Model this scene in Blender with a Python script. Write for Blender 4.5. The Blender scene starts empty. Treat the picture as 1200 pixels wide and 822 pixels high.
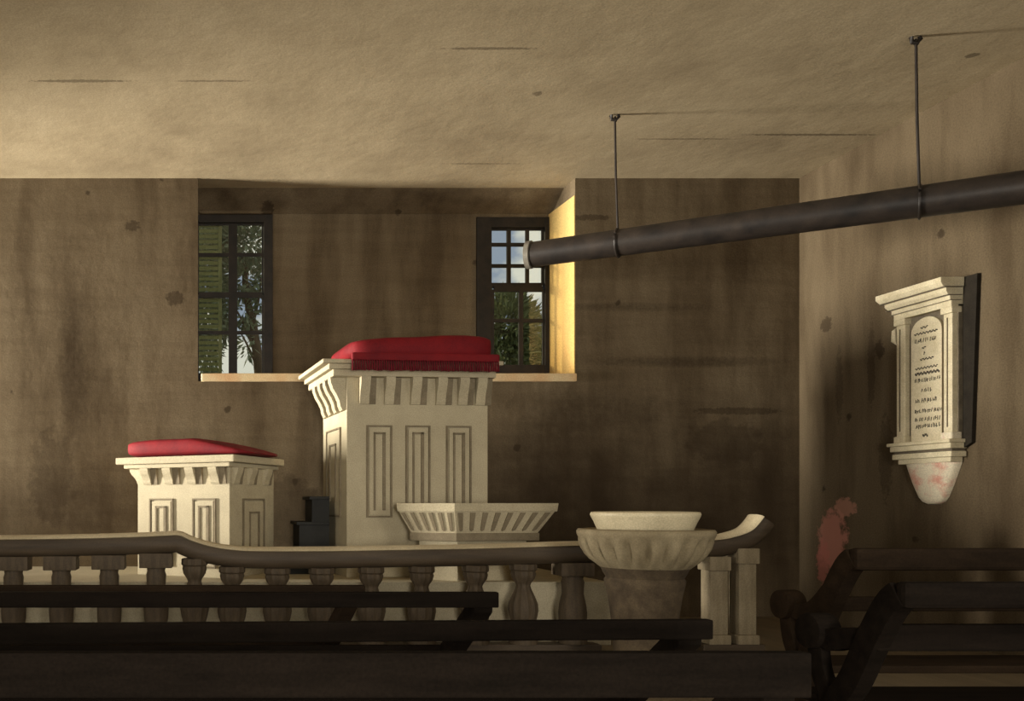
import bpy, bmesh, math, random
from mathutils import Vector, Matrix
random.seed(7)
C = bpy.context.scene.collection
SC = bpy.context.scene
R = math.radians

# ------------------------------------------------------------------ camera
# focal length 1000 px on a 1200 px wide frame, eye 1.4 m, looking along +Y,
# principal point (232, 590)
F, VX, VY, EYE = 1000.0, 232.0, 590.0, 1.4
cam = bpy.data.cameras.new('camera'); cam.sensor_width = 36; cam.sensor_fit = 'HORIZONTAL'
cam.lens = 36*F/1200; cam.shift_x = (600-VX)/1200; cam.shift_y = (VY-411)/1200
cam.clip_end = 300
co = bpy.data.objects.new('camera', cam); C.objects.link(co)
co.location = (0, 0, EYE); co.rotation_euler = (R(90), 0, 0)
SC.camera = co

# left, right, back wall, niche back, rear wall, ceiling
XL, XR, YB, YN, YR, H = -10.0, 7.4, 10.5, 11.2, -5.0, 5.40

# ------------------------------------------------------------------ world
w = bpy.data.worlds.new('sky'); SC.world = w; w.use_nodes = True
nt = w.node_tree; nt.nodes.clear()
o_ = nt.nodes.new('ShaderNodeOutputWorld'); bg = nt.nodes.new('ShaderNodeBackground')
tc = nt.nodes.new('ShaderNodeTexCoord'); mp = nt.nodes.new('ShaderNodeMapping')
mp.inputs['Scale'].default_value = (1, 1, 1.6)
nz = nt.nodes.new('ShaderNodeTexNoise'); nz.inputs['Scale'].default_value = 9; nz.inputs['Detail'].default_value = 5
cr = nt.nodes.new('ShaderNodeValToRGB')
cr.color_ramp.elements[0].position = .47; cr.color_ramp.elements[0].color = (.27, .32, .40, 1)
cr.color_ramp.elements[1].position = .56; cr.color_ramp.elements[1].color = (.72, .70, .60, 1)
nt.links.new(tc.outputs['Generated'], mp.inputs[0]); nt.links.new(mp.outputs[0], nz.inputs['Vector'])
nt.links.new(nz.outputs[0], cr.inputs[0]); nt.links.new(cr.outputs[0], bg.inputs[0])
bg.inputs['Strength'].default_value = 1.15
nt.links.new(bg.outputs[0], o_.inputs[0])

# ------------------------------------------------------------------ sun, and added lamps at unseen windows and an unseen door
def light(name, kind, loc, direction, energy, color, size=None, angle=None):
    l = bpy.data.lights.new(name, kind); l.energy = energy; l.color = color
    if size: l.shape = 'RECTANGLE'; l.size, l.size_y = size
    if angle: l.angle = angle
    o = bpy.data.objects.new(name, l); C.objects.link(o); o.location = loc
    o.rotation_euler = Vector(direction).to_track_quat('-Z', 'Y').to_euler()
    return o
az, el = R(60), R(13)
light('sun', 'SUN', (-20, 30, 12), (math.sin(az)*math.cos(el), -math.cos(az)*math.cos(el), -math.sin(el)), 2.4, (1, .84, .55), angle=R(1.5))
l1 = light('left_window_beam', 'AREA', (XL+.1, 9.7, 2.4), (1, .03, .11), 410, (1, .94, .83), (1.4, 2.6))  # unseen window; lamp narrowed and tilted up to brighten the far ceiling
l1.data.spread = R(48)
light('rear_left_window_fill', 'AREA', (XL+.1, 1.5, 3.0), (1, 0, 0), 330, (1, .94, .83), (1.8, 2.6))  # added fill at an unseen window, lifts the right wall
light('right_window_fill', 'AREA', (XR-.1, 1.0, 3.2), (-1, 0, 0), 200, (1, .94, .83), (1.6, 2.4))  # added fill at an unseen window, for the desk's right face
light('door_fill', 'AREA', (0.6, YR+.1, 1.5), (0, 1, 0), 300, (1, .94, .83), (2.0, 2.8)).data.spread = R(110)  # added front fill at an unseen door, lifts the back wall

SC.view_settings.view_transform = 'Standard'; SC.view_settings.look = 'None'
SC.view_settings.gamma = 1; SC.view_settings.use_curve_mapping = False
SC.view_settings.exposure = -0.08

# ------------------------------------------------------------------ materials
def nodes(m):
    m.use_nodes = True
    return m.node_tree, m.node_tree.nodes['Principled BSDF']
def ramp(t, stops):
    r = t.nodes.new('ShaderNodeValToRGB')
    e = r.color_ramp.elements
    while len(e) < len(stops): e.new(.5)
    for q, (p, c) in zip(e, stops): q.position = p; q.color = (*c, 1)
    return r
def noise(t, scale, vec=(1, 1, 1), detail=5, rough=.6, loc=(0, 0, 0)):
    c = t.nodes.new('ShaderNodeTexCoord'); m = t.nodes.new('ShaderNodeMapping')
    m.inputs['Scale'].default_value = vec; m.inputs['Location'].default_value = loc
    n = t.nodes.new('ShaderNodeTexNoise'); n.inputs['Scale'].default_value = scale
    n.inputs['Detail'].default_value = detail; n.inputs['Roughness'].default_value = rough
    t.links.new(c.outputs['Object'], m.inputs[0]); t.links.new(m.outputs[0], n.inputs['Vector'])
    return n.outputs[0]
def mixc(t, a, b, fac, mode='MIX'):
    m = t.nodes.new('ShaderNodeMix'); m.data_type = 'RGBA'; m.blend_type = mode
    for s, v in ((m.inputs[6], a), (m.inputs[7], b)):
        if isinstance(v, tuple): s.default_value = (*v, 1)
        else: t.links.new(v, s)
    if isinstance(fac, float): m.inputs[0].default_value = fac
    else: t.links.new(fac, m.inputs[0])
    return m.outputs[2]
def mapr(t, v, a, b, lo=0., hi=1.):
    m = t.nodes.new('ShaderNodeMapRange'); m.inputs[1].default_value = a; m.inputs[2].default_value = b
    m.inputs[3].default_value = lo; m.inputs[4].default_value = hi; t.links.new(v, m.inputs[0]); return m.outputs[0]
def mth(t, op, a, b=0.):
    m = t.nodes.new('ShaderNodeMath'); m.operation = op
    for s, v in zip(m.inputs, (a, b)):
        if isinstance(v, (int, float)): s.default_value = v
        else: t.links.new(v, s)
    return m.outputs[0]
def bump(t, p, h, strength=.2, dist=.02):
    b = t.nodes.new('ShaderNodeBump'); b.inputs['Strength'].default_value = strength; b.inputs['Distance'].default_value = dist
    t.links.new(h, b.inputs['Height']); t.links.new(b.outputs[0], p.inputs['Normal'])
def simple(name, c1, c2, scale=6, vec=(1, 1, 1), rough=.7, bstr=.15, spec=.3, lo=.3, hi=.7):
    m = bpy.data.materials.new(name); t, p = nodes(m)
    n = noise(t, scale, vec); r = ramp(t, [(lo, c1), (hi, c2)]); t.links.new(n, r.inputs[0])
    g = noise(t, 90, detail=2); gr = ramp(t, [(.3, (.8, .8, .8)), (.7, (1.12, 1.12, 1.12))]); t.links.new(g, gr.inputs[0])
    t.links.new(mixc(t, r.outputs[0], gr.outputs[0], 1., 'MULTIPLY'), p.inputs['Base Color'])
    p.inputs['Roughness'].default_value = rough; p.inputs['Specular IOR Level'].default_value = spec
    bump(t, p, n, bstr, .01)
    return m
def stain_or_shade_mask(t, pos, axes, size, seed):
    """noise-edged elliptical stain or painted shade on a wall; pos/size in metres along the two wall axes"""
    c = t.nodes.new('ShaderNodeTexCoord'); s = t.nodes.new('ShaderNodeSeparateXYZ')
    t.links.new(c.outputs['Object'], s.inputs[0])
    n = noise(t, 2.2/max(.08, min(size)), detail=4, loc=(seed*3.1, seed*1.7, seed))
    d = []
    for k, (ax, p_, s_) in enumerate(zip(axes, pos, size)):
        v = mth(t, 'DIVIDE', mth(t, 'SUBTRACT', s.outputs[ax], p_), s_); d.append(mth(t, 'MULTIPLY', v, v))
    r = mth(t, 'ADD', d[0], d[1])
    r = mth(t, 'ADD', r, mth(t, 'MULTIPLY', mth(t, 'SUBTRACT', n, .5), 2.6))
    return mapr(t, r, 1.0, .55) if max(size) < .8 else mapr(t, r, 1.7, -.3)
def plaster(name, c_dark, c_mid, c_light, stains_or_shade=(), spots=True, streak=.35, horiz=.0):
    m = bpy.data.materials.new(name); t, p = nodes(m)
    n1 = noise(t, .55, (1, 1, .45), 6, .62)
    r = ramp(t, [(.34, c_dark), (.5, c_mid), (.68, c_light)]); t.links.new(n1, r.inputs[0]); col = r.outputs[0]
    n2 = noise(t, 3.0, (1, 1, .16), 4, .55, (3, 5, 1))          # runs of damp
    r2 = ramp(t, [(.36, (.48, .44, .40)), (.56, (1, 1, 1))]); t.links.new(n2, r2.inputs[0])
    col = mixc(t, col, r2.outputs[0], streak, 'MULTIPLY')
    if horiz:
        n3 = noise(t, 2.2, (.35, .35, 3.2), 5, .6, (1, 9, 4))   # brushed, uneven coats
        r3 = ramp(t, [(.38, (.5, .46, .42)), (.55, (1, 1, 1))]); t.links.new(n3, r3.inputs[0])
        col = mixc(t, col, r3.outputs[0], horiz, 'MULTIPLY')
    n4 = noise(t, 60, detail=3); r4 = ramp(t, [(.3, (.78, .77, .75)), (.7, (1.15, 1.15, 1.14))]); t.links.new(n4, r4.inputs[0])
    col = mixc(t, col, r4.outputs[0], .9, 'MULTIPLY')
    if spots:
        c = t.nodes.new('ShaderNodeTexCoord'); v = t.nodes.new('ShaderNodeTexVoronoi'); v.inputs['Scale'].default_value = 1.5
        t.links.new(c.outputs['Object'], v.inputs['Vector'])
        k = mth(t, 'ADD', v.outputs['Distance'], mth(t, 'MULTIPLY', mth(t, 'SUBTRACT', noise(t, 9), .5), .16))
        col = mixc(t, col, (c_dark[0]*.4, c_dark[1]*.38, c_dark[2]*.36), mapr(t, k, .075, .05, 0, .75))
    for i, (pos, axes, size, colr, fac) in enumerate(stains_or_shade):
        mk = stain_or_shade_mask(t, pos, axes, size, i+1)
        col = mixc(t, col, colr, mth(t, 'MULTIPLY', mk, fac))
    t.links.new(col, p.inputs['Base Color'])
    p.inputs['Roughness'].default_value = .95; p.inputs['Specular IOR Level'].default_value = .1
    bump(t, p, noise(t, 5, detail=6), .25, .03)
    return m

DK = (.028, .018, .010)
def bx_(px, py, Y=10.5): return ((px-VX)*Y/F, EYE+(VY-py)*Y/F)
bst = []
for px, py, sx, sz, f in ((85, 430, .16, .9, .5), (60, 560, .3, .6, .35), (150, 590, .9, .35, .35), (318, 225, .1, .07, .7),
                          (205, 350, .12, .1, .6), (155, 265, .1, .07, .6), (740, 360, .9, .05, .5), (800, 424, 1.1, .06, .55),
                          (865, 482, .6, .05, .5), (700, 480, .9, .25, .45), (640, 545, .9, .5, .5), (760, 575, 2.2, 1.0, .62), (700, 620, 1.6, .7, .5), (900, 600, .9, .9, .4), (110, 610, 1.7, .55, .5),  # broad low patches are painted shade around the pulpit; small marks are real staining
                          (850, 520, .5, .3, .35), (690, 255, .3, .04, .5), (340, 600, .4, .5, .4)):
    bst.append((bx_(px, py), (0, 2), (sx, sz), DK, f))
WALL = dict(c_dark=(.105, .077, .046), c_mid=(.152, .115, .071), c_light=(.195, .152, .097))
M = {}
M['wall_back'] = plaster('back wall plaster', **WALL, stains_or_shade=bst, streak=.6, horiz=.22)
M['wall_side'] = plaster('side wall plaster', c_dark=(.077, .056, .033), c_mid=(.112, .084, .051), c_light=(.142, .109, .068), streak=.6, stains_or_shade=[
    ((9.95, .95), (1, 2), (.24, .42), (.46, .20, .15), .85), ((9.75, 1.35), (1, 2), (.18, .12), (.42, .21, .15), .7), ((10.1, .7), (1, 2), (.12, .3), (.5, .17, .14), .6),
    ((9.38, 2.9), (1, 2), (.06, .5), DK, .4), ((9.85, 2.75), (1, 2), (.07, .45), DK, .35), ((9.18, 1.9), (1, 2), (.1, .5), DK, .4),
    ((10.05, 3.5), (1, 2), (.1, .1), DK, .6), ((9.27, 3.07), (1, 2), (.08, .1), DK, .7)])
cst = []
for px, py, sx, sy, f in ((950, 158, .75, .03, .7), (800, 163, .6, .02, .5), (95, 95, .5, .03, .6), (575, 57, .45, .025, .6), (250, 95, .4, .02, .5), (560, 192, .5, .025, .4), (1140, 65, .06, .05, .7), (630, 110, .05, .05, .6)):
    cy_ = (5.4-EYE)*F/(VY-py); cst.append((((px-VX)*cy_/F, cy_), (0, 1), (sx, sy), (.10, .075, .045), f))
M['ceiling'] = plaster('ceiling plaster', (.33, .262, .165), (.425, .342, .218), (.485, .395, .258), spots=False, streak=.12, stains_or_shade=cst)
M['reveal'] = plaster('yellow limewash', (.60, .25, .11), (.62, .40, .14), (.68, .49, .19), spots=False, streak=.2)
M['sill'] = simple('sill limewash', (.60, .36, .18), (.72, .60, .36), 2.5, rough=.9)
M['pale'] = simple('cream paint', (.38, .325, .215), (.47, .405, .27), 3, rough=.75)
M['paleline'] = simple('line and shade cream', (.15, .12, .073), (.235, .19, .122), 5, rough=.8)  # darker copy of the cream for moulding lines and painted groove shade
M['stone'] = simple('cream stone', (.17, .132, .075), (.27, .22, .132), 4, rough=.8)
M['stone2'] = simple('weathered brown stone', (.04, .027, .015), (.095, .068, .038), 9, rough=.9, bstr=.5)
M['basin'] = simple('pale glazed clay', (.46, .39, .25), (.58, .50, .33), 4, rough=.45)
M['marble'] = simple('cream marble', (.56, .48, .31), (.72, .64, .45), 7, rough=.6)
M['marblepink'] = simple('pink stained marble', (.62, .30, .22), (.70, .62, .46), 5, rough=.6, lo=.36, hi=.5)
M['marbledark'] = simple('shade toned marble', (.10, .08, .055), (.2, .165, .11), 9, rough=.7)  # dark tone painting the shade in the tablet's recesses and lines
M['shadowtone'] = simple('dark shadow tone', (.016, .013, .010), (.03, .025, .018), 6, rough=.9, spec=.1)  # shadow colour of the slab beside the tablet
M['ink'] = simple('cut black letters', (.05, .04, .03), (.09, .075, .05), 20)
M['pew'] = simple('black brown stained wood', (.0055, .004, .0028), (.012, .0085, .006), 5, (.4, 3, 3), rough=.85, spec=.04)
M['pewb'] = simple('worn brown pew wood', (.012, .008, .005), (.030, .019, .011), 4, (.5, 2, 2), rough=.85, spec=.04)
M['rail'] = simple('brown rail wood', (.045, .031, .018), (.085, .06, .036), 4, (.4, 2, 4), rough=.6)
M['railtop'] = simple('pale rail top highlight', (.36, .29, .18), (.55, .47, .31), 3, (.5, 1, 1), rough=.6)  # pale colour stands in for the highlight along the rail's top
M['balu'] = simple('brown baluster wood', (.05, .035, .020), (.095, .068, .04), 8, (3, 3, .5), rough=.7)
M['balup'] = simple('pale baluster wood', (.20, .158, .095), (.29, .235, .148), 6, (3, 3, .5), rough=.7)
M['platform'] = simple('pale plaster riser', (.38, .33, .22), (.48, .415, .285), 2, (1, 1, .6), rough=.9)
M['floor'] = simple('brown floor', (.14, .11, .07), (.22, .175, .11), 1.2, (3, .4, 1), rough=.8)
M['red'] = simple('red velvet', (.10, .003, .007), (.20, .006, .009), 3, rough=.75, spec=.25)
M['fringe'] = simple('dark red fringe', (.075, .002, .007), (.13, .004, .010), 14, rough=.9)
M['iron'] = simple('black iron', (.012, .010, .009), (.035, .026, .02), 5, rough=.45)
M['ironrim'] = simple('grey worn iron', (.10, .09, .075), (.2, .18, .14), 9, rough=.5)
M['sash'] = simple('black brown window wood', (.010, .008, .006), (.028, .020, .013), 6, rough=.6)
M['step'] = simple('blackened step wood', (.012, .012, .011), (.022, .022, .019), 6, rough=.7)
M['green'] = simple('green shutter paint', (.17, .19, .075), (.24, .26, .11), 6, rough=.7)
M['leaf'] = simple('dark leaves', (.12, .15, .055), (.28, .31, .13), 1.5, rough=.8)
M['leaf2'] = simple('grey green leaves', (.12, .16, .09), (.27, .31, .18), 1.5, rough=.8)
M['bark'] = simple('bark', (.07, .045, .025), (.14, .095, .055), 9, (2, 2, .5), rough=.9)
M['earth'] = simple('dry ground', (.16, .15, .08), (.28, .25, .15), .4, rough=1)
gm = bpy.data.materials.new('old window glass'); t, p = nodes(gm)
tr = t.nodes.new('ShaderNodeBsdfTransparent'); tr.inputs[0].default_value = (.93, .95, .93, 1)
gl = t.nodes.new('ShaderNodeBsdfGlossy'); gl.inputs['Roughness'].default_value = .05
mx = t.nodes.new('ShaderNodeMixShader'); mx.inputs[0].default_value = .04
t.links.new(tr.outputs[0], mx.inputs[1]); t.links.new(gl.outputs[0], mx.inputs[2])
t.links.new(mx.outputs[0], t.nodes['Material Output'].inputs[0]); M['glass'] = gm

# ------------------------------------------------------------------ mesh helpers
class MB:
    def __init__(s): s.v = []; s.f = []
    def add(s, vs, fs):
        b = len(s.v); s.v += [tuple(q) for q in vs]; s.f += [tuple(i+b for i in q) for q in fs]; return s
    def box(s, a, b):
        (x0, y0, z0), (x1, y1, z1) = a, b
        return s.add([(x0, y0, z0), (x1, y0, z0), (x1, y1, z0), (x0, y1, z0), (x0, y0, z1), (x1, y0, z1), (x1, y1, z1), (x0, y1, z1)],
                     [(3, 2, 1, 0), (4, 5, 6, 7), (0, 1, 5, 4), (1, 2, 6, 5), (2, 3, 7, 6), (3, 0, 4, 7)])
    def bar(s, p, q, w, h, up=(0, 0, 1)):
        p, q = Vector(p), Vector(q); d = (q-p).normalized(); u = Vector(up)
        if abs(d.dot(u)) > .98: u = Vector((0, 1, 0))
        a = d.cross(u).normalized(); b = a.cross(d).normalized(); a *= w/2; b *= h/2
        vs = [o+x for o in (p, q) for x in (-a-b, a-b, a+b, -a+b)]
        return s.add(vs, [(3, 2, 1, 0), (4, 5, 6, 7), (0, 1, 5, 4), (1, 2, 6, 5), (2, 3, 7, 6), (3, 0, 4, 7)])
    def prism(s, poly, e, fn):
        """poly of 2D points, extruded over e=(e0,e1); fn(a,b,e)->xyz"""
        n = len(poly); vs = [fn(a, b, k) for k in e for a, b in poly]
        return s.add(vs, [tuple(range(n))[::-1], tuple(range(n, 2*n))]+[(i, (i+1) % n, n+(i+1) % n, n+i) for i in range(n)])
    def lathe(s, prof, c=(0, 0, 0), n=24, rf=None, caps=True):
        b = len(s.v)
        for r, z in prof:
            for i in range(n):
                a = 2*math.pi*i/n; rr = r*(rf(a, z) if rf else 1)
                s.v.append((c[0]+rr*math.cos(a), c[1]+rr*math.sin(a), c[2]+z))
        for j in range(len(prof)-1):
            for i in range(n):
                k = (i+1) % n; s.f.append((b+j*n+i, b+j*n+k, b+(j+1)*n+k, b+(j+1)*n+i))
        if caps:
            s.f.append(tuple(b+i for i in range(n))[::-1]); s.f.append(tuple(b+(len(prof)-1)*n+i for i in range(n)))
        return s
    def tube(s, pts, rad, n=12, caps=True):
        pts = [Vector(q) for q in pts]; b = len(s.v)
        for i, q in enumerate(pts):
            d = (pts[min(i+1, len(pts)-1)]-pts[max(i-1, 0)]).normalized()
            u = Vector((0, 0, 1)) if abs(d.z) < .9 else Vector((0, 1, 0))
            a = d.cross(u).normalized(); c = a.cross(d)
            r = rad[i] if isinstance(rad, (list, tuple)) else rad
            for k in range(n):
                t_ = 2*math.pi*k/n; s.v.append(tuple(q+a*r*math.cos(t_)+c*r*math.sin(t_)))
        for j in range(len(pts)-1):
            for k in range(n):
                l = (k+1) % n; s.f.append((b+j*n+k, b+j*n+l, b+(j+1)*n+l, b+(j+1)*n+k))
        if caps:
            s.f.append(tuple(b+i for i in range(n))[::-1]); s.f.append(tuple(b+(len(pts)-1)*n+i for i in range(n)))
        return s
    def sweep2(s, path, sect, fn):
        """path 2D (a,b); sect list of (offset along path normal, e); fn(a,b,e)->xyz"""
        b0 = len(s.v); n = len(sect)
        for i, (a, b) in enumerate(path):
            a0, b0_ = path[max(i-1, 0)]; a1, b1 = path[min(i+1, len(path)-1)]
            l = math.hypot(a1-a0, b1-b0_); na, nb = -(b1-b0_)/l, (a1-a0)/l
            for o, e in sect: s.v.append(tuple(fn(a+na*o, b+nb*o, e)))
        for j in range(len(path)-1):
            for k in range(n):
                l = (k+1) % n; s.f.append((b0+j*n+k, b0+j*n+l, b0+(j+1)*n+l, b0+(j+1)*n+k))
        s.f.append(tuple(b0+i for i in range(n))[::-1]); s.f.append(tuple(b0+(len(path)-1)*n+i for i in range(n)))
        return s
    def mesh(s, name, mat, bevel=0, smooth=False):
        me = bpy.data.meshes.new(name); me.from_pydata(s.v, [], s.f)
        bm = bmesh.new(); bm.from_mesh(me); bmesh.ops.recalc_face_normals(bm, faces=bm.faces)
        if bevel:
            ed = [e for e in bm.edges if len(e.link_faces) == 2 and e.calc_face_angle(0) > .6]
            bmesh.ops.bevel(bm, geom=ed, offset=bevel, segments=2, profile=.6, affect='EDGES', clamp_overlap=True)
        bm.to_mesh(me); bm.free()
        if mat: me.materials.append(M[mat])
        if smooth:
            for q in me.polygons: q.use_smooth = True
            if smooth != 'all': me.set_sharp_from_angle(angle=R(smooth if smooth is not True else 40))
        return me
    def build(s, name, mat, parent=None, bevel=0, smooth=False):
        o = bpy.data.objects.new(name, s.mesh(name, mat, bevel, smooth)); C.objects.link(o)
        if parent: o.parent = parent
        return o
def tag(o, label=None, cat=None, group=None, kind=None):
    if label: o['label'] = label
    if cat: o['category'] = cat
    if group: o['group'] = group
    if kind: o['kind'] = kind
    return o
def empty(name, loc, rz=0):
    o = bpy.data.objects.new(name, None); C.objects.link(o); o.location = loc; o.rotation_euler = (0, 0, rz)
    o.empty_display_size = .1
    return o
def share(ob, parent, loc=None, name=None):
    c = ob.copy(); C.objects.link(c); c.parent = parent
    if loc is not None: c.location = loc
    return c
def crom(pts, n=8):
    pts = [Vector(q) for q in pts]; out = []
    for i in range(len(pts)-1):
        p0, p1, p2, p3 = pts[max(i-1, 0)], pts[i], pts[i+1], pts[min(i+2, len(pts)-1)]
        for k in range(n):
            u = k/n; out.append(.5*((2*p1)+(p2-p0)*u+(2*p0-5*p1+4*p2-p3)*u*u+(3*p1-p0-3*p2+p3)*u**3))
    out.append(pts[-1]); return out
def P(px, py, Y): return Vector(((px-VX)*Y/F, Y, EYE+(VY-py)*Y/F))

# ------------------------------------------------------------------ the room
NX0, NX1, SZ = 0.0, 4.63, 2.90                                # niche sides, sill underside
def struct(o, **k): o['kind'] = 'structure'; return o
struct(MB().box((XL-.6, YR-.6, -.3), (XR+.6, YN+.4, 0)).build('floor', 'floor'))
struct(MB().box((XL-.6, YR-.6, H), (XR+.6, YN+.4, H+.3)).build('ceiling', 'ceiling'))
# windows of the niche: frame rectangles on the niche back plane
W1 = (-.16, .98, 2.95, P(0, 252, YN).z)       # x0 x1 z0 z1
W2 = (P(558, 0, YN).x, P(643, 0, YN).x, 2.95, P(0, 255, YN).z)
b = MB()
b.prism([(XL-.6, YB), (NX0, YB), (NX0-.2, YN+.14), (XL-.6, YN+.14)], (0, H), lambda a, c, e: (a, c, e))
b.prism([(NX1+.012, YB), (XR+.6, YB), (XR+.6, YN+.14), (NX1+.012, YN+.14)], (0, H), lambda a, c, e: (a, c, e))
b.prism([(NX0-.001, YB), (NX1+.013, YB), (NX1+.013, YN+.14), (NX0-.2, YN+.14)], (0, SZ), lambda a, c, e: (a, c, e))
b.box((NX0-.2, YN, SZ), (W1[0], YN+.14, H))
b.box((W1[1], YN, SZ), (W2[0], YN+.14, H))
b.box((W2[1], YN, SZ), (NX1+.02, YN+.14, H))
for q in (W1, W2):
    b.box((q[0], YN, q[3]), (q[1], YN+.14, H)); b.box((q[0], YN, SZ), (q[1], YN+.14, q[2]))
b.prism([(YB+.32, H), (YN+.01, H), (YN+.01, 5.19)], (NX0-.19, NX1+.012), lambda a, c, e: (e, a, c))   # sloping soffit of the niche
struct(b.build('wall_back', 'wall_back'))
def holed(name, axis, pos, th, lo, hi, holes, mat):
    b = MB(); cur = lo
    def put(u0, u1, z0, z1):
        if u1-u0 < .01 or z1-z0 < .01: return
        p0, p1 = sorted((pos, pos+th))
        b.box((p0, u0, z0) if axis == 'x' else (u0, p0, z0), (p1, u1, z1) if axis == 'x' else (u1, p1, z1))
    for u0, u1, z0, z1 in holes:
        put(cur, u0, 0, H); put(u0, u1, 0, z0); put(u0, u1, z1, H); cur = u1
    put(cur, hi, 0, H)
    return struct(b.build(name, mat))
holed('wall_left', 'x', XL, -.5, YR, YB, [(.6, 2.4, 1.7, 4.3), (8.95, 10.45, 1.1, 3.7)], 'wall_side')
holed('wall_right', 'x', XR, .5, YR, YB, [(.2, 1.8, 2.0, 4.4)], 'wall_side')
holed('wall_rear', 'y', YR, -.5, XL-.5, XR+.5, [(-.4, 1.6, 0, 2.9)], 'wall_side')
# yellow lit right reveal of the niche, and the pale sill running along it
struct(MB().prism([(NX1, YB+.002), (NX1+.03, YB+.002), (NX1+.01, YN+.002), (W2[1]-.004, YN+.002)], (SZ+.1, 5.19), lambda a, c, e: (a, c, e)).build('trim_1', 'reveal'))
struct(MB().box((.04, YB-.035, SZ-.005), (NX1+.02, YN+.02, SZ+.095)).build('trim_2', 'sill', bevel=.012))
# chancel platform behind the rail
PZ, PY = .62, 8.42
pf = struct(MB().box((XL, PY, 0), (P(716, 0, PY).x, YB, PZ)).build('chancel_platform', 'platform'))

# ------------------------------------------------------------------ windows
def window(name, q, cols, rows_z, cols_lo, frame_w, head, depth=.10):
    """q=(x0,x1,z0,z1). cols/cols_lo: glass x ranges of upper/lower sash; rows_z: list of (z0,z1,which)"""
    x0, x1, z0, z1 = q; y0 = YN-.03
    root = struct(empty(name, (x0, YN, z0)))
    def loc(o): o.parent = root; o.location = (-x0, -YN, -z0); return o
    allc = cols+cols_lo; gx0 = min(c[0] for c in allc); gx1 = max(c[1] for c in allc)
    gz0 = min(r[0] for r in rows_z); gz1 = max(r[1] for r in rows_z)
    loc(MB().box((x0, y0, z0), (gx0-.02, y0+depth, z1)).build('jamb', 'sash', bevel=.008))
    loc(MB().box((gx1+.02, y0, z0), (x1, y0+depth, z1)).build('jamb', 'sash', bevel=.008))
    loc(MB().box((gx0-.03, y0+.004, gz1+.02), (gx1+.03, y0+depth, z1-.001)).build('head', 'sash', bevel=.008))
    loc(MB().box((gx0-.03, y0+.004, z0), (gx1+.03, y0+depth, gz0)).build('bottom_rail', 'sash', bevel=.008))
    for which, cs in (('u', cols), ('l', cols_lo)):
        rs = sorted(r for r in rows_z if r[2] == which)
        lo, hi = rs[0][0], rs[-1][1]
        yy = y0+.025 if which == 'l' else y0+.055
        sash = loc(MB().box((gx0-.035, yy, lo-.03), (cs[0][0], yy+.035, hi+.03)).box((cs[-1][1], yy, lo-.03), (gx1+.035, yy+.035, hi+.03))
                   .box((cs[0][0], yy, lo-.07), (cs[-1][1], yy+.035, lo)).box((cs[0][0], yy, hi), (cs[-1][1], yy+.035, hi+.07)).build('sash', 'sash'))
        def sub(o): o.parent = sash; return o
        for a, c in zip(cs[:-1], cs[1:]):
            sub(MB().box((a[1], yy-.004, lo), (c[0], yy+.03, hi)).build('muntin', 'sash'))
        for r, s in zip(rs[:-1], rs[1:]):
            sub(MB().box((gx0, yy-.002, r[1]), (gx1, yy+.028, s[0])).build('muntin', 'sash'))
        for c in cs:
            for r in rs:
                sub(MB().box((c[0]-.004, yy+.014, r[0]-.004), (c[1]+.004, yy+.019, r[1]+.004)).build('pane', 'glass'))
    return root, loc
X = lambda px: P(px, 0, YN).x
Z = lambda py: P(0, py, YN).z
w1, w1loc = window('window_1', W1, [(X(233), X(268)), (X(278), X(307))],
    [(Z(296), Z(263), 'u'), (Z(342), Z(300), 'u'), (Z(388), Z(349), 'l'), (Z(438), Z(392), 'l')], [(X(233), X(268)), (X(278), X(307))], .1, .1)
w2, w2loc = window('window_2', W2, [(X(577), X(595)), (X(599.5), X(617)), (X(621), X(636))],
    [(Z(284), Z(269), 'u'), (Z(309), Z(288), 'u'), (Z(331), Z(313), 'u'), (Z(374), Z(342), 'l'), (Z(428), Z(378), 'l')], [(X(579), X(608)), (X(613), X(636))], .1, .1)
w1loc(MB().box((.02, YN-.05, W1[3]+.003), (X(319), YN+.05, W1[3]+.085)).build('lintel', 'wall_back', bevel=.02))
# green louvred shutter hung on the outside of window 1
sy = YN+.20
sx0, sx1, s0, s1 = -.42, X(260)*1.02, 2.95, Z(258)+.1
sh = w1loc(MB().box((sx0, sy, s0), (sx0+.05, sy+.05, s1)).box((sx1-.045, sy, s0), (sx1, sy+.05, s1))
      .box((sx0+.05, sy, s0), (sx1-.045, sy+.05, s0+.07)).box((sx0+.05, sy, s1-.07), (sx1-.045, sy+.05, s1)).box((sx0+.05, sy-.005, Z(348)), (sx1-.045, sy+.05, Z(340))).build('shutter', 'green'))
sl = None
n = 30
for i in range(n):
    z = s0+.10+(s1-s0-.2)*i/(n-1)
    if sl is None:
        sl = MB().bar((sx0+.052, 0, 0), (sx1-.047, 0, 0), .050, .012, up=(0, .62, .78)).build('slat', 'green', sh); sl.location = (0, sy+.025, z)
    else: share(sl, sh, (0, sy+.025, z))

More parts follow.
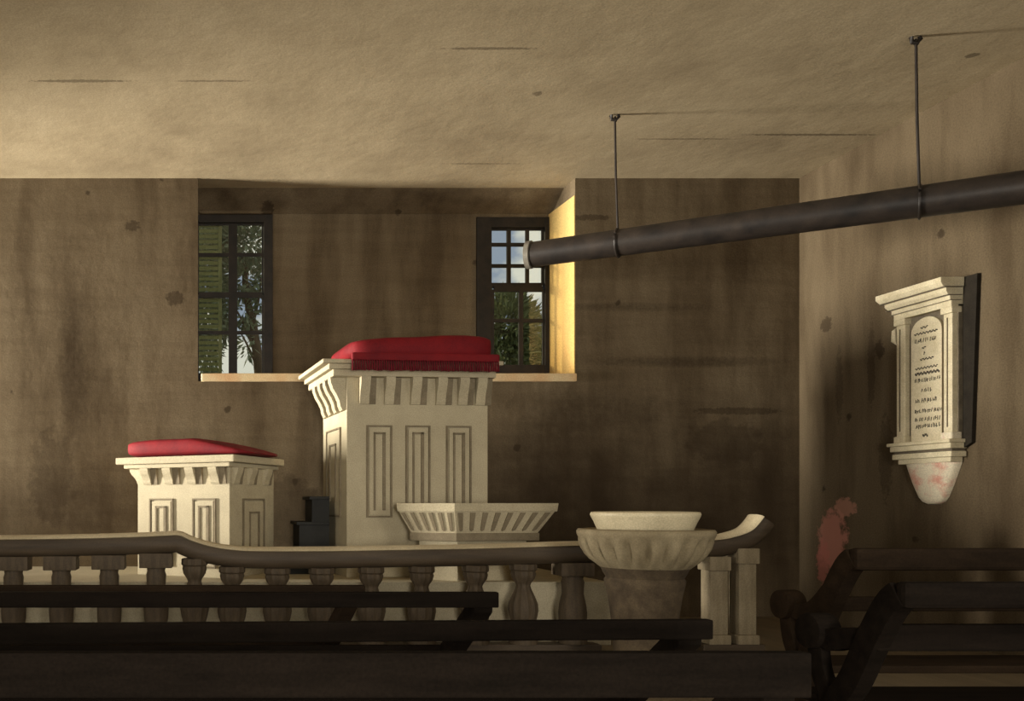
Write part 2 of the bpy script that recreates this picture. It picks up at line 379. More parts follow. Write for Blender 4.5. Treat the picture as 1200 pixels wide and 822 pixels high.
# ------------------------------------------------------------------ panelled, corbelled church furniture
def panel(root, u0, u1, z0, z1, fn, name='panel', arch=False):
    """moulded panel on a face; fn(u, out, z)->local xyz"""
    mw = min(.035, (u1-u0)*.16); b = MB()
    def blk(a0, a1, c0, c1, d):
        vs = [fn(a, o, c) for o in (0.0, d) for a, c in ((a0, c0), (a1, c0), (a1, c1), (a0, c1))]
        b.add(vs, [(3, 2, 1, 0), (4, 5, 6, 7), (0, 1, 5, 4), (1, 2, 6, 5), (2, 3, 7, 6), (3, 0, 4, 7)])
    d = .02
    blk(u0, u0+mw*.5, z0, z1, d); blk(u1-mw*.5, u1, z0, z1, d); blk(u0+mw*.5, u1-mw*.5, z0, z0+mw*.5, d); blk(u0+mw*.5, u1-mw*.5, z1-mw*.5, z1, d)
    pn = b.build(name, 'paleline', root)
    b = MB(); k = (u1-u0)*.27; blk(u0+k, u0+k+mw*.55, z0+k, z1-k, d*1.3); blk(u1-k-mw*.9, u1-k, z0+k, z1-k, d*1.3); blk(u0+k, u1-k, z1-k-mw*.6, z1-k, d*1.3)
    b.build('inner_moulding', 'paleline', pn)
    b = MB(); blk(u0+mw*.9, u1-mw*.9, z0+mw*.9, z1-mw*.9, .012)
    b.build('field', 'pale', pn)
    return pn
OGEE = [(0, 1), (1, 1), (.97, .86), (.82, .66), (.58, .46), (.42, .28), (.36, .12), (.24, .0), (0, 0)]
def corbel(root, u, wd, zt, zb, dep, fn, mat='pale'):
    b = MB().prism([(a*dep, zb+(zt-zb)*z) for a, z in OGEE], (u-wd/2, u+wd/2), lambda a, z, e: fn(e, a, z))
    c = b.build('corbel', mat, root)
    # darker strip standing in for the shadow groove down one side of the bracket
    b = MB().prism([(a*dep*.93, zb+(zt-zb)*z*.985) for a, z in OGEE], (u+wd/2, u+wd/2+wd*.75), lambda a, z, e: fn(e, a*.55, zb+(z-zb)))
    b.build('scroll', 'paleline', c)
    return c
def cornice(root, L, W, zs, name='cornice', mat='pale', x0=0, y0=0):
    """zs: list of (z0, z1, over_left, over_front, over_right) stacked slabs around a body [x0,L]x[y0,W]"""
    parts = []
    for k, (z0, z1, ol, of, orr) in enumerate(zs):
        o = MB().box((x0-ol, y0-of, z0), (L+orr, W+.03, z1)).build(name if k == 0 else 'moulding', mat, root if k == 0 else parts[0], bevel=.012)
        parts.append(o)
    return parts

# pulpit
TH = R(5); LF, DW = 1.53, 1.06
pul = tag(empty('pulpit', (1.56, 8.95, PZ), TH), 'tall cream panelled pulpit with scroll brackets under a moulded top', 'pulpit')
zt = 2.89-PZ
MB().box((0, 0, 0), (LF, DW, zt-.14)).build('body', 'pale', pul, bevel=.006)
cornice(pul, LF, DW, [(zt-.17, zt-.10, .17, .10, .05), (zt-.10, zt-.045, .22, .125, .07), (zt-.045, zt, .29, .15, .11)])
frt = lambda u, o, z: (u, -o, z)
lft = lambda u, o, z: (-o, u, z)
for px in (430, 459, 490, 520, 546, 567):
    u = (px-408)/(575-408)*LF
    corbel(pul, u-.02, .10, zt-.17, 2.44-PZ, .10, frt)
for u in (.08, .33, .58, .83): corbel(pul, u, .12, zt-.17, 2.38-PZ, .17, lft)
for a, c in ((431, 461), (477, 506), (525, 555)):
    panel(pul, (a-408)/167*LF, (c-408)/167*LF, 1.25-PZ, 2.22-PZ, frt)
panel(pul, .22, .84, 1.25-PZ, 2.22-PZ, lft)

# reading desk
TD = R(-30); LD, WD = 1.14, 1.07
dk = tag(empty('reading_desk', (-.66, 9.36, PZ), TD), 'low cream panelled reading desk set cornerwise behind the ramped rail', 'reading desk')
zd = 1.895-PZ
MB().box((0, 0, 0), (LD, WD, zd-.08)).build('body', 'pale', dk, bevel=.006)
cornice(dk, LD, WD, [(zd-.12, zd-.075, .12, .10, .05), (zd-.075, zd, .20, .14, .12)])
rgt = lambda u, o, z: (LD+o, u, z)
for u in (.14, .42, .70, .98): corbel(dk, u, .10, zd-.12, 1.60-PZ, .10, frt)
for u in (.12, .46, .84): corbel(dk, u, .12, zd-.12, 1.60-PZ, .07, rgt)
corbel(dk, .12, .10, zd-.12, 1.60-PZ, .16, lft)
panel(dk, .16, .46, .10, .83, frt); panel(dk, .70, .98, .10, .83, frt); panel(dk, .28, .80, .10, .83, rgt)

# cushions
def cushion(name, label, root_loc, rz, L, W, Hh, shape, fringe=0):
    root = tag(empty(name, root_loc, rz), label, 'cushion')
    b = MB(); nu, nv = 36, 28
    vs = []
    for i in range(nu+1):
        u = i/nu; sx = u*2-1
        for j in range(nv):
            a = 2*math.pi*j/nv; ca, sa = math.cos(a), math.sin(a)
            e = .42
            y = math.copysign(abs(ca)**e, ca)*W/2; z = math.copysign(abs(sa)**e, sa)*Hh/2
            k = (1-abs(sx)**5)**(.28) if abs(sx) < 1 else 0
            hs, dz = shape(u)
            puff = 1+.02*math.sin(u*17)*math.sin(a*2)
            vs.append((u*L, y*(.55+.45*k), (Hh/2+z*puff*(.25+.75*k))*hs+dz))
    fs = []
    for i in range(nu):
        for j in range(nv):
            k = (j+1) % nv; fs.append((i*nv+j, i*nv+k, (i+1)*nv+k, (i+1)*nv+j))
    fs += [tuple(range(nv))[::-1], tuple(nu*nv+j for j in range(nv))]
    b.add(vs, fs); b.build('cover', 'red', root, smooth=60)
    return root
cp = cushion('cushion', 'thick red velvet cushion with hanging fringe on the tall pulpit', (1.56-.03, 8.95, 2.895), TH, 1.56, 1.12, .27, lambda u: (.80+.26*min(1, u*1.25), 0))
cp.location = Vector((1.56, 8.95, 2.893))+Matrix.Rotation(TH, 3, 'Z') @ Vector((-.01, .345, 0))
vb = MB().box((.0, -.60, -.03), (1.56, -.535, .05)); vb.build('valance', 'red', cp, bevel=.02)
fb = MB(); k = 62
for i in range(k):
    u = .01+1.54*i/(k-1); fb.tube([(u, -.578, -.02), (u+random.uniform(-.003, .003), -.59, -.13+random.uniform(-.006, .006))], [.009, .012], 5)
tag(fb.build('fringe', 'fringe', cp), kind='stuff')
cd = cushion('cushion', 'flat plain red cushion on the low reading desk', (0, 0, 0), TD, 1.52, .95, .20,
             lambda u: (1.0 if u < .55 else 1.0-.78*((u-.55)/.45)**1.2, 0))
cd.location = Vector((-.66, 9.36, 1.897))+Matrix.Rotation(TD, 3, 'Z') @ Vector((-.17, .40, 0))

# black steps up to the pulpit
st = tag(empty('pulpit_steps', (1.16, 9.35, PZ)), 'black wooden steps against the left side of the tall pulpit', 'steps')
for k, (x0, x1, ztop, yd) in enumerate(((.93, 1.44, .89, .62), (P(349, 0, 9.4).x, 1.44, P(0, 612, 9.35).z, .62), (P(364, 0, 9.4).x, 1.44, P(0, 582, 9.35).z, .62))):
    z0 = (0, .89, P(0, 612, 9.35).z)[k]-(PZ if k else 0)
    MB().box((x0-1.16+.012, 0.012, z0), (x1-1.16, yd, ztop-PZ-.035)).build('riser', 'step', st)
    MB().box((x0-1.16-.02, -.015, ztop-PZ-.035), (x1-1.16, yd, ztop-PZ)).build('tread', 'step', st, bevel=.008)

# fluted console table between rail and pulpit
cz = 1.40
cA, cB, cC = (2.03, 8.74), (P(533, 0, 8.40).x, 8.40), (P(655, 0, 8.62).x, 8.62)
pts = [cA, cB, cC, (3.50, 8.86), (2.10, 8.86)]
cx, cy = 2.72, 8.72
ct = tag(empty('altar_table', (cx, cy, PZ)), 'small angled cream table with fluted sides in front of the pulpit', 'table')
lp = [(a-cx, c-cy) for a, c in pts]
def taper(poly, k): return [(a*k[0], c*k[1]) for a, c in poly]
def slab(z0, z1, p0, p1, name, mat, par, bev=0):
    n = len(p0); b = MB(); b.add([(*q, z0) for q in p0]+[(*q, z1) for q in p1], [tuple(range(n))[::-1], tuple(range(n, 2*n))]+[(i, (i+1) % n, n+(i+1) % n, n+i) for i in range(n)])
    return b.build(name, mat, par, bevel=bev)
slab(cz-PZ-.085, cz-PZ, taper(lp, (.985, .97)), lp, 'top', 'pale', ct, .006)
t0, t1 = taper(lp, (.96, .90)), taper(lp, (.78, .72))
apr = slab(cz-PZ-.30, cz-PZ-.085, t1, t0, 'apron', 'pale', ct)
slab(cz-PZ-.38, cz-PZ-.30, taper(lp, (.80, .76)), taper(lp, (.80, .76)), 'base_moulding', 'paleline', ct, .006)
slab(0, cz-PZ-.38, taper(lp, (.66, .6)), taper(lp, (.66, .6)), 'pedestal', 'pale', ct)
for (ia, ib, n) in ((0, 1, 6), (1, 2, 8)):
    for i in range(n):
        f0, f1 = (i+.22)/n, (i+.62)/n
        def at(f, k, out):
            q0, q1 = (t0, t1)[k][ia], (t0, t1)[k][ib]; a = Vector(q0).lerp(Vector(q1), f)
            d = (Vector(q1)-Vector(q0)).normalized(); nrm = Vector((d.y, -d.x)); return a+nrm*out
        b = MB(); z_t, z_b = cz-PZ-.095, cz-PZ-.27
        vs = []
        for out in (-.004, .012):
            vs += [(*at(f0, 0, out), z_t), (*at(f1, 0, out), z_t), (*at(f1-.04/n, .0 and 0 or 1, out).lerp(at(f1, 0, out), .13), z_b), (*at((f0+f1)/2, 1, out).lerp(at(f0, 0, out), .02), z_b-.012), (*at(f0+.04/n, 1, out).lerp(at(f0, 0, out), .13), z_b)]
        b.add(vs, [(4, 3, 2, 1, 0), (5, 6, 7, 8, 9)]+[(j, (j+1) % 5, 5+(j+1) % 5, 5+j) for j in range(5)])
        b.build('flute', 'paleline', ct)

# ------------------------------------------------------------------ altar rail
RY = 8.1
ar = tag(empty('altar_rail', (0, RY, 0)), 'long brown balustrade with a ramped handrail and upturned right end', 'balustrade')
def rx(px): return (px-VX)*RY/F
def rz(py): return EYE+(VY-py)*RY/F
top = [(-560, 628), (-250, 628), (-60, 628), (60, 627), (150, 625), (195, 623), (212, 623), (226, 629), (245, 635), (268, 639), (300, 641), (380, 641), (470, 639.5), (560, 638), (640, 635.5), (700, 634), (770, 632), (828, 628.5), (850, 625), (868, 619), (877, 611), (883, 603)]
path = [(q.x, q.y) for q in crom([Vector((rx(a), rz(c), 0)) for a, c in top], 6)]
fnr = lambda a, c, e: (a, e, c)
MB().sweep2(path, [(-.045, -.085), (-.045, .085), (-.09, .10), (-.15, .10), (-.19, .07), (-.205, .03), (-.205, -.03), (-.19, -.07), (-.15, -.10), (-.09, -.10)], fnr).build('handrail', 'rail', ar, smooth=40)
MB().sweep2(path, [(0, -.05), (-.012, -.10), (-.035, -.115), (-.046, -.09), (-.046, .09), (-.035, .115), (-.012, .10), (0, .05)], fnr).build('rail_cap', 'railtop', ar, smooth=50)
MB().box((rx(-560), -.09, 0), (rx(700), .09, .07)).box((rx(818), -.09, 0), (rx(890), .09, .07)).build('plinth', 'rail', ar, bevel=.01)
VASE = [(.115, 1.0), (.12, .985), (.12, .93), (.105, .91), (.112, .88), (.10, .82), (.072, .765), (.062, .73), (.07, .69), (.10, .60), (.128, .50), (.132, .42), (.12, .33), (.10, .24), (.088, .16), (.10, .13), (.10, .09), (.13, .08), (.13, 0)]
BLOCKY = [(.09, .87), (.09, .84), (.085, .80), (.095, .76), (.09, .62), (.11, .48), (.118, .38), (.115, .28), (.10, .18), (.12, .10), (.12, 0)]
def railbot(px):
    x = rx(px); return min(path, key=lambda q: abs(q[0]-x))[1]-.20
def baluster(px, kind, mat='balu', wid=1.0):
    h = railbot(px)-.07; b = MB()
    if kind == 'vase':
        fl = lambda a, z: 1+.045*math.cos(12*a) if z > .1 else 1
        b.lathe([(r*wid, z*h) for r, z in VASE], n=36, rf=fl)
    elif kind == 'block':
        b.box((-.155, -.12, h*.84), (.155, .12, h)); b.lathe([(r*wid, z*h+.0) for r, z in BLOCKY], n=24)
    else:
        b.box((-.13*wid, -.1, h*.84), (.13*wid, .1, h)); b.box((-.105*wid, -.08, .09), (.105*wid, .08, h*.84)); b.box((-.13*wid, -.1, 0), (.13*wid, .1, .09))
    o = b.build('baluster', mat, ar, bevel=.008 if kind != 'vase' else 0, smooth=35); o.location = (rx(px), 0, .07)
    return o
for px in (-480, -420, -360, -300, -240, -180, -120, -65, -45, 16, 72, 128, 183):
    if px != -65: baluster(px, 'block')
for px in (228, 272, 325, 377, 435, 494, 557, 613): baluster(px, 'vase')
baluster(671, 'block', wid=1.08)
for px in (837, 870): baluster(px, 'square', 'balup', .78)

# ------------------------------------------------------------------ font and basin
FY = 6.6; FX = (755-VX)*FY/F; S_ = FY/F
fz = lambda py: EYE+(VY-py)*S_
ft = tag(empty('baptismal_font', (FX, FY, 0)), 'weathered stone font with a wide ribbed bowl in front of the rail', 'font')
prof = [(50, 800), (50, 792), (44, 784), (36, 778), (33, 765), (33.5, 745), (36, 722), (39, 700), (42, 686)]
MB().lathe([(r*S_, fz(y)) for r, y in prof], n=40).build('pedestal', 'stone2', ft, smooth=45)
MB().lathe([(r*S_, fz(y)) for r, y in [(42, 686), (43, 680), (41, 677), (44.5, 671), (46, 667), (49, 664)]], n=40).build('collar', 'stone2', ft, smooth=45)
zlo, zhi = fz(662), fz(630)
NG = 22
def gad(a, z):
    k = max(0, min(1, (z-zlo)/(zhi-zlo))); k = math.sin(math.pi*k)**.6 if 0 < k < 1 else 0
    return 1+.12*k*(abs(math.sin(a*NG/2))-.75)
bp = [(48, 665), (52, 661.5), (57, 657), (62, 651), (66.5, 643), (69.5, 635), (71, 630), (72.5, 627), (73, 623), (71.5, 620.5), (66, 620), (63, 622), (62, 630), (50, 642), (1, 644)]
MB().lathe([(r*S_, fz(y)) for r, y in bp], n=NG*8, rf=gad, caps=False).build('bowl', 'stone', ft, smooth=60)
b = MB()
bn = tag(MB().lathe([(r*S_, (fz(y)-fz(641))) for r, y in [(30, 641), (36, 636), (45, 629), (50, 622), (54, 612), (57, 606), (58, 603), (57, 600.5), (54, 600), (51.5, 603), (48, 612), (40, 624), (20, 632), (.5, 633)]], n=48).build('basin', 'basin', None, smooth=60),
         'smooth pale basin resting in the ribbed bowl of the font', 'basin')
bn.location = (FX, FY, fz(641))

# ------------------------------------------------------------------ pews
def left_pew(label, xe, Y, zt, railh, rot=0, xl=-4.2, mat='pew'):
    r = tag(empty('pew', (xe, Y, 0), R(rot)), label, 'pew', 'open backed pews left of the aisle')
    L = xe-xl; h = railh
    MB().box((-L, -.025, zt-h), (.02, .025, zt)).build('top_rail', mat, r, bevel=.008)
    zs = .47; dyy = .9*(zt-zs); dxx = .27*(zt-zs)
    MB().bar((-L, .9*(zt-.55), .55), (-dxx*.8, .9*(zt-.55), .55), .04, .09).build('back_rail', mat, r, bevel=.008)
    MB().box((-L, dyy-.02, .42), (-dxx, dyy+.40, .465)).build('seat', mat, r, bevel=.008)
    for e in (0, 1):
        x0, s = (-.045, 1) if e == 0 else (-L+.05, 0)
        MB().prism([(.026, zt-.001), (.026, zt-h-.03), (dyy-.05, zs-.03), (dyy+.06, zs-.03)], (-.05, .05), lambda a, c, e_: (x0+e_-dxx*s*(a-.026)/(dyy-.026), a, c)).build('end_post', mat, r, bevel=.008)
        MB().box((x0-dxx*s-.04, dyy-.05, 0), (x0-dxx*s+.04, dyy+.03, .43)).build('leg', mat, r, bevel=.006)
        MB().box((x0-dxx*s-.04, dyy+.30, 0), (x0-dxx*s+.04, dyy+.38, .425)).build('leg', mat, r, bevel=.006)
    return r
left_pew('short dark open-backed pew nearest the balustrade, first of the four left pews', 1.035, 5.4, P(0, 686, 5.4).z, .07, mat='pewb')
left_pew('dark open-backed pew ending mid picture, second from the balustrade', 1.56, 4.5, P(0, 694, 4.5).z, .082)
left_pew('long dark open-backed pew whose slanted end stands before the font', 2.11, 3.55, P(0, 726, 3.55).z, .082, rot=2.5)
left_pew('dark pew with deep top rail along the bottom edge, nearest the viewer', 1.87, 2.65, P(0, 764, 2.65).z, .14)

def right_pew(label, xe, Y, zt, rh, mid, kn, mat):
    """scroll armed pew seen from behind; kn=(dy,z) of the arm knob, mid=(z0,z1) of the lower back rail"""
    r = tag(empty('pew', (xe, Y, 0)), label, 'pew', 'scroll armed pews right of the aisle')
    L = XR-.06-xe; fy = lambda a, c, e: (e, a, c)
    th = .075
    MB().box((.004, -.075, zt-rh), (L, -.015, zt+.004)).build('top_rail', mat, r, bevel=.02)
    ky = .10
    MB().box((.02, (zt-mid[1])*.45, mid[0]), (L, (zt-mid[1])*.45+.045, mid[1])).build('back_rail', mat, r, bevel=.01)
    MB().box((.02, .30, .42), (L, .66, .465)).build('seat', mat, r, bevel=.01)
    def stroke(name, pts, wd, thk=th, in_=0):
        path = [(q.x, q.y) for q in crom([Vector((a, c, 0)) for a, c in pts], 6)]
        MB().sweep2(path, [(-wd/2, in_), (wd/2, in_), (wd/2, thk), (-wd/2, thk)], fy).build(name, mat, r, bevel=.01, smooth=40)
    stroke('back_post', [(-.03, zt-.05), (.03, zt-.10), (.12, zt-.24), (.24, zt-.47), (.34, .44), (.36, .2), (.36, 0)], .115)
    stroke('arm', [(.06, zt-.14), (.17, zt-.27), (.28, kn[1]-.005), (.38, kn[1]-.03), (kn[0]-.02, kn[1])], .10, th-.008, .008)
    b = MB().prism([(kn[0]+.088*math.cos(a), kn[1]+.088*math.sin(a)) for a in [2*math.pi*i/24 for i in range(24)]], (-.02, th+.02), fy)
    b.build('arm_scroll', mat, r, bevel=.015, smooth=40)
    stroke('front_leg', [(kn[0], kn[1]-.03), (kn[0]-.02, kn[1]-.18), (kn[0]-.09, .42), (kn[0]-.03, .2), (kn[0]-.02, 0)], .095, th-.012, .012)
    MB().box((L-.06, .05, 0), (L, .12, zt-.1)).build('wall_post', mat, r); MB().box((L-.06, .55, 0), (L, .62, .42)).build('leg', mat, r)
    return r
right_pew('brown black scroll-armed pew under the wall tablet, farther of the two on the right', 3.49, 4.6, P(0, 643, 4.6).z, .115, (.80, .88), (.50, .795), 'pewb')
right_pew('black scroll-armed pew in the lower right corner, nearer of the two', 3.0, 3.7, P(0, 682, 3.7).z, .11, (.74, .86), (.48, .775), 'pew')

# ------------------------------------------------------------------ hanging pipe
A0, A1 = Vector((4.32, 8.78, 4.08)), Vector((6.18, 7.31, 3.985))
d = A1-A0; e0 = A0-d*.372; e1 = A0+d*1.655
pp = tag(empty('hanging_pipe', e0), 'long black round pipe hung under the ceiling by two thin rods', 'pipe')
lc = lambda q: tuple(Vector(q)-e0)
MB().tube([lc(e0), lc(e1)], .135, 32).build('pipe', 'iron', pp, smooth=40)
dn = d.normalized()
MB().tube([lc(e0-dn*.035), lc(e0-dn*.03), lc(e0+dn*.02), lc(e0+dn*.025)], [.135, .15, .15, .137], 32).build('end_collar', 'ironrim', pp, smooth=40)
for q in (A0, A1):
    MB().tube([lc(q+Vector((0, 0, .1))), lc((q.x-.02, q.y, (q.z+H)/2)), lc((q.x-.03, q.y, H-.02))], .011, 8).build('rod', 'iron', pp, smooth=60)
    MB().tube([lc((q.x-.07, q.y, H-.005)), lc((q.x-.06, q.y, H-.05)), lc((q.x-.02, q.y, H-.06)), lc((q.x+.01, q.y, H-.02)), lc((q.x+.0, q.y, H))], .018, 8).build('ceiling_hook', 'iron', pp, smooth=60)
    b = MB(); ring = []
    for i in range(25):
        a = 2*math.pi*i/24; u = dn.cross(Vector((0, 0, 1))).normalized(); ring.append(lc(q+u*.142*math.cos(a)+Vector((0, 0, 1))*.142*math.sin(a)))
    b.tube(ring, .012, 6, False).build('strap', 'iron', pp, smooth=60)

# ------------------------------------------------------------------ wall tablet
tb = tag(empty('memorial_tablet', (XR-.004, 8.93, 1.36), R(-90)), 'cream marble memorial tablet with pilasters and inscription on the right wall', 'tablet')
def TB(b, name, mat, par=None, **k): return b.build(name, mat, par or tb, **k)
ty = lambda Y: 8.93-Y                      # local x of a world Y
z_ = lambda z: z-1.36
fo = lambda u, o, z: (u, -o, z)
TB(MB().box((ty(8.90), -.07, z_(1.99)), (ty(8.22), 0, z_(3.32))), 'backing', 'marbledark')  # darker tone paints the shading behind the arched plate
TB(MB().prism([(ty(8.21), 1.93), (ty(8.12), 1.98), (ty(8.06), 3.575), (ty(8.21), 3.575)], (0, .035), lambda a, c, e: (a, -e, z_(c))), 'shadow_slab', 'shadowtone')  # dark slab standing in for the tablet's shadow on the wall
L0, L1 = ty(8.90), ty(8.22)
crp = [(0, 3.30), (.14, 3.30), (.14, 3.355), (.155, 3.36), (.155, 3.40), (.175, 3.41), (.20, 3.445), (.20, 3.475), (.235, 3.49), (.26, 3.53), (.26, 3.575), (0, 3.575)]
b = MB(); vs = []
for o, z in crp:
    k = max(0, o-.14)*.75; vs += [(L0-k, 0, z_(z)), (L0-k, -o, z_(z)), (L1+k*.25, -o, z_(z)), (L1+k*.25, 0, z_(z))]
nl = len(crp); fs = []
for i in range(1, nl-1):
    for j in range(3): fs.append((i*4+j, i*4+j+1, (i+1)*4+j+1, (i+1)*4+j))
fs.append((4, 5, 6, 7)); fs.append(tuple((nl-2)*4+j for j in range(4)))
b.add(vs, fs); TB(b, 'cornice', 'marble', bevel=.004)
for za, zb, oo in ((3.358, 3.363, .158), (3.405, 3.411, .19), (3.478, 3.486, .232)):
    TB(MB().box((L0-.03-(oo-.158)*.6, -oo, z_(za)), (L1+.012+(oo-.158)*.3, -.05, z_(zb))), 'cornice_shadow_line', 'marbledark')  # dark strips painted as shadow between the cornice mouldings
for a, c in ((8.90, 8.77), (8.34, 8.22)):
    pl = TB(MB().box((ty(a)+.012, -.12, z_(2.09)), (ty(c)-.012, -.05, z_(3.24))), 'pilaster', 'marble', bevel=.006)
    MB().box((ty(a)+.055, -.128, z_(2.14)), (ty(a)+.062, -.118, z_(3.2))).build('flute', 'marbledark', pl)  # dark strip painting the shade in the flute
    MB().box((ty(a)-.005, -.14, z_(3.24)), (ty(c)+.005, -.04, z_(3.302))).build('capital', 'marble', pl, bevel=.01)
    MB().box((ty(a)-.005, -.14, z_(2.02)), (ty(c)+.005, -.04, z_(2.09))).build('pilaster_base', 'marblepink' if a < 8.5 else 'marble', pl, bevel=.012)
# scroll bracket beside the left pilaster
TB(MB().tube([(L0-.012, -.06, z_(3.28)), (L0-.045, -.09, z_(3.2)), (L0-.045, -.10, z_(3.1)), (L0-.01, -.09, z_(3.06))], [.02, .028, .026, .015], 8), 'scroll', 'marble', smooth=60)
u0, u1 = ty(8.735), ty(8.375); um = (u0+u1)/2; hw = (u1-u0)/2; za = 3.27-hw*.82
plate = [(u0, 2.025), (u1, 2.025)]+[(um+hw*math.cos(math.pi*i/16), za+hw*.82*math.sin(math.pi*i/16)) for i in range(17)]
ip = TB(MB().prism(plate, (.05, .098), lambda a, z, e: (a, -e, z_(z))), 'inscription_plate', 'marble', bevel=.004)
# illegible inscription: rows of little cut strokes, (crop x0, x1, y, kind)
ins = MB(); rnd = random.Random(3)
def IU(cx_): return u0+(cx_-150)/(278-150)*(u1-u0)
def IZ(cy_): return z_(3.27-(cy_-168)/(560-168)*(3.27-2.04))
def tick(a, zc, wd, hh, sl=0):
    ins.add([(a-wd/2, -.1, zc-hh/2), (a+wd/2, -.1, zc-hh/2), (a+wd/2+sl, -.1, zc+hh/2), (a-wd/2+sl, -.1, zc+hh/2)]+
            [(a-wd/2, -.096, zc-hh/2), (a+wd/2, -.096, zc-hh/2), (a+wd/2+sl, -.096, zc+hh/2), (a-wd/2+sl, -.096, zc+hh/2)],
            [(0, 1, 2, 3), (7, 6, 5, 4), (0, 4, 5, 1), (1, 5, 6, 2), (2, 6, 7, 3), (3, 7, 4, 0)])
for a, c, y, kd in ((192, 222, 200, 'w'), (165, 262, 218, 'w'), (168, 258, 241, 'l'), (198, 214, 265, 'w'), (206, 211, 284, 'l'), (190, 246, 302, 'w'), (170, 262, 330, 'w'),
                    (168, 270, 347, 'w2'), (168, 270, 369, 'l'), (196, 236, 402, 'l'), (172, 262, 434, 'l'), (168, 276, 468, 'l'), (168, 274, 495, 'l'), (172, 270, 517, 'l'), (200, 222, 546, 'w2')):
    if kd[0] == 'w':
        n = max(4, int((c-a)/4))
        for i in range(n):
            f = (i+.5)/n; tick(IU(a+(c-a)*f), IZ(y+2.5*math.sin(i*1.9)), (IU(c)-IU(a))/n*1.25, .012 if kd == 'w' else .022)
    else:
        x = a
        while x < c:
            tick(IU(x), IZ(y+rnd.uniform(-1.5, 1.5)), .008, rnd.uniform(.028, .045), rnd.uniform(-.004, .012))
            if rnd.random() < .5: tick(IU(x+2.5), IZ(y+rnd.uniform(-4, 4)), .016, .008)
            x += rnd.choice((6, 7, 8, 11))
tag(ins.build('inscription', 'ink', ip), kind='stuff')
for za, zb, o, k in ((1.985, 2.02, .19, .035), (1.93, 1.985, .165, .02), (1.905, 1.93, .135, .0), (1.85, 1.905, .15, .01), (1.80, 1.85, .12, -.03)):
    TB(MB().box((L0-k, -o, z_(za)), (L1+k, 0, z_(zb))), 'ledge', 'marble' if k > .0 else ('marbledark' if k == 0 else 'marble'), bevel=.008)
b = MB(); vs = []; NN = 12
prof = [(1.80, .30, .11), (1.72, .27, .105), (1.62, .23, .10), (1.53, .19, .09), (1.46, .155, .08), (1.415, .12, .065), (1.39, .065, .04)]
for z, hw_, dp in prof:
    for i in range(NN+1):
        a = math.pi*i/NN; vs.append((um-hw_*math.copysign(abs(math.cos(a))**.7, math.cos(a)), -dp*math.sin(a)**.6, z_(z)))
k = NN+1; fs = [(j*k+i, j*k+i+1, (j+1)*k+i+1, (j+1)*k+i) for j in range(len(prof)-1) for i in range(NN)]
fs += [tuple(range(k)), tuple((len(prof)-1)*k+i for i in range(k))[::-1]]+[((j+1)*k, (j+1)*k+NN, j*k+NN, j*k) for j in range(len(prof)-1)]
b.add(vs, fs); TB(b, 'console_corbel', 'marblepink', smooth=50)

# ------------------------------------------------------------------ outside
g = MB().box((-60, YN+.45, -.35), (70, 90, -.02)); tag(g.build('ground', 'earth'), kind='structure')
def leaves(b, c, rad, n, ln, wd, rnd, radial=True):
    for _ in range(n):
        v = Vector((rnd.gauss(0, 1), rnd.gauss(0, 1), rnd.gauss(0, 1))).normalized()*(rnd.random()**.38)
        q = Vector((c[0]+v.x*rad[0], c[1]+v.y*rad[1], c[2]+v.z*rad[2]))
        dd = (v.normalized()*1.0+Vector((rnd.gauss(0, .35), rnd.gauss(0, .35), rnd.gauss(0, .35)))).normalized()
        s = dd.cross(Vector((rnd.gauss(0, 1), rnd.gauss(0, 1), rnd.gauss(0, 1)))).normalized()*wd*rnd.uniform(.6, 1.2)
        l = dd*ln*rnd.uniform(.6, 1.3)
        b.add([q-s*.3, q+l*.5-s, q+l, q+l*.5+s], [(0, 1, 2, 3)])
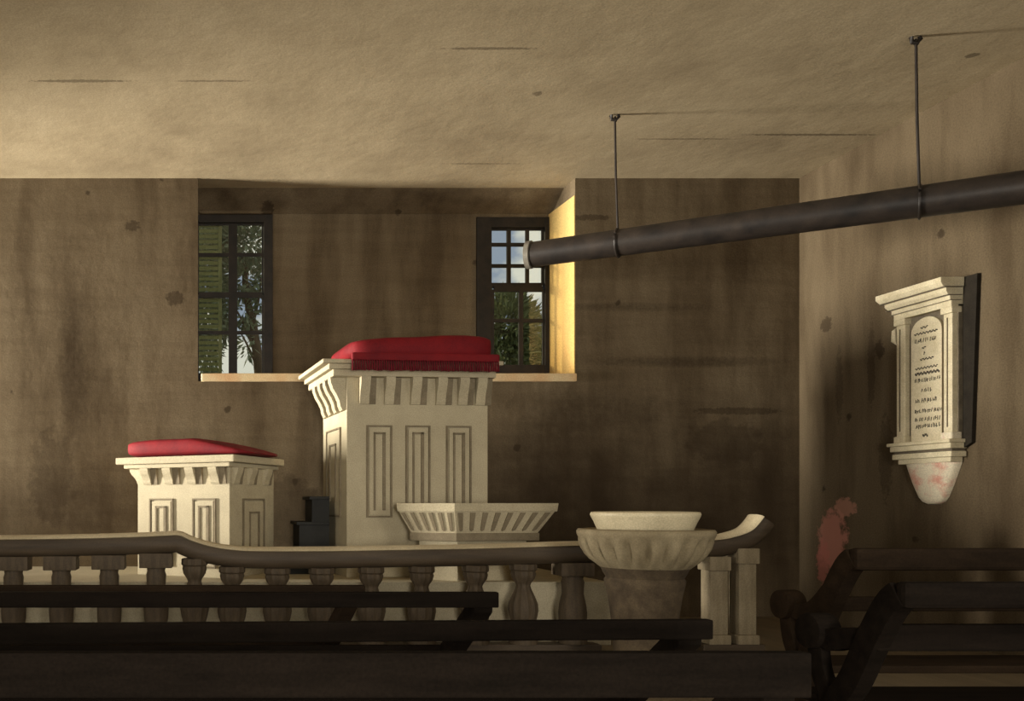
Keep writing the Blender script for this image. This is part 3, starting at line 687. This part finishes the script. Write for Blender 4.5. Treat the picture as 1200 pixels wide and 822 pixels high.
def tree(label, base, trunk, crowns, n, ln, wd, mat, seed):
    rnd = random.Random(seed); r = tag(empty('tree', base), label, 'tree', 'trees outside the windows'); o = Vector(base)
    for pts, r0, r1 in trunk:
        pts = [q-o for q in crom(pts, 6)]; m = len(pts)
        MB().tube(pts, [r0+(r1-r0)*i/(m-1) for i in range(m)], 9).build('trunk' if pts[0].length < .5 else 'branch', 'bark', r, smooth=60)
    b = MB()
    for c, rad, k in crowns: leaves(b, Vector(c)-o, rad, int(n*k), ln, wd, rnd)
    tag(b.build('foliage', mat, r), kind='stuff')
    return r
Y1 = 20.0
def q(px, py, Y=Y1, dy=0): v = P(px, py, Y); v.y += dy; return v
tree('slender tree with leaning trunk seen through the shuttered window', (q(312, 0).x, Y1, 0),
     [([Vector((q(312, 0).x, Y1, 0)), q(308, 500), q(304, 436), q(297, 385), q(289, 345), q(286, 300)], .17, .06),
      ([q(300, 415), q(288, 385), q(278, 365)], .05, .02), ([q(296, 380), q(303, 350), q(306, 325)], .05, .02), ([q(304, 436), q(290, 405), q(283, 392)], .04, .015)],
     [(q(290, 285), (.62, .6, .62), 1), (q(270, 270), (.4, .5, .6), .5), (q(266, 330), (.16, .4, 1.5), .6), (q(240, 345), (.45, .6, 2.1), 4.0), (q(285, 325), (.5, .5, .5), .45), (q(285, 365), (.3, .4, .4), .18), (q(302, 345), (.2, .3, .35), .1), (q(290, 400), (.28, .3, .45), .12)],
     900, .26, .035, 'leaf2', 11)
Y2 = 22.0
tree('round bushy tree filling the lower sash of the window behind the pulpit', (q(592, 0, Y2).x, Y2, 0),
     [([Vector((q(592, 0, Y2).x, Y2, 0)), q(594, 520, Y2), q(594, 430, Y2)], .2, .1)],
     [(q(594, 383, Y2), (.72, .7, .85), 1.5), (q(590, 420, Y2), (.8, .7, .6), .8)], 1700, .3, .035, 'leaf', 5)
tree('lower rounded tree beside the bushy tree at the window edge', (q(628, 0, 24).x, 24, 0),
     [([Vector((q(628, 0, 24).x, 24, 0)), q(628, 520, 24), q(627, 440, 24)], .2, .1)],
     [(q(627, 418, 24), (.5, .5, .5), .9), (q(622, 440, 24), (.7, .6, .5), .8)], 1500, .26, .035, 'leaf', 9)
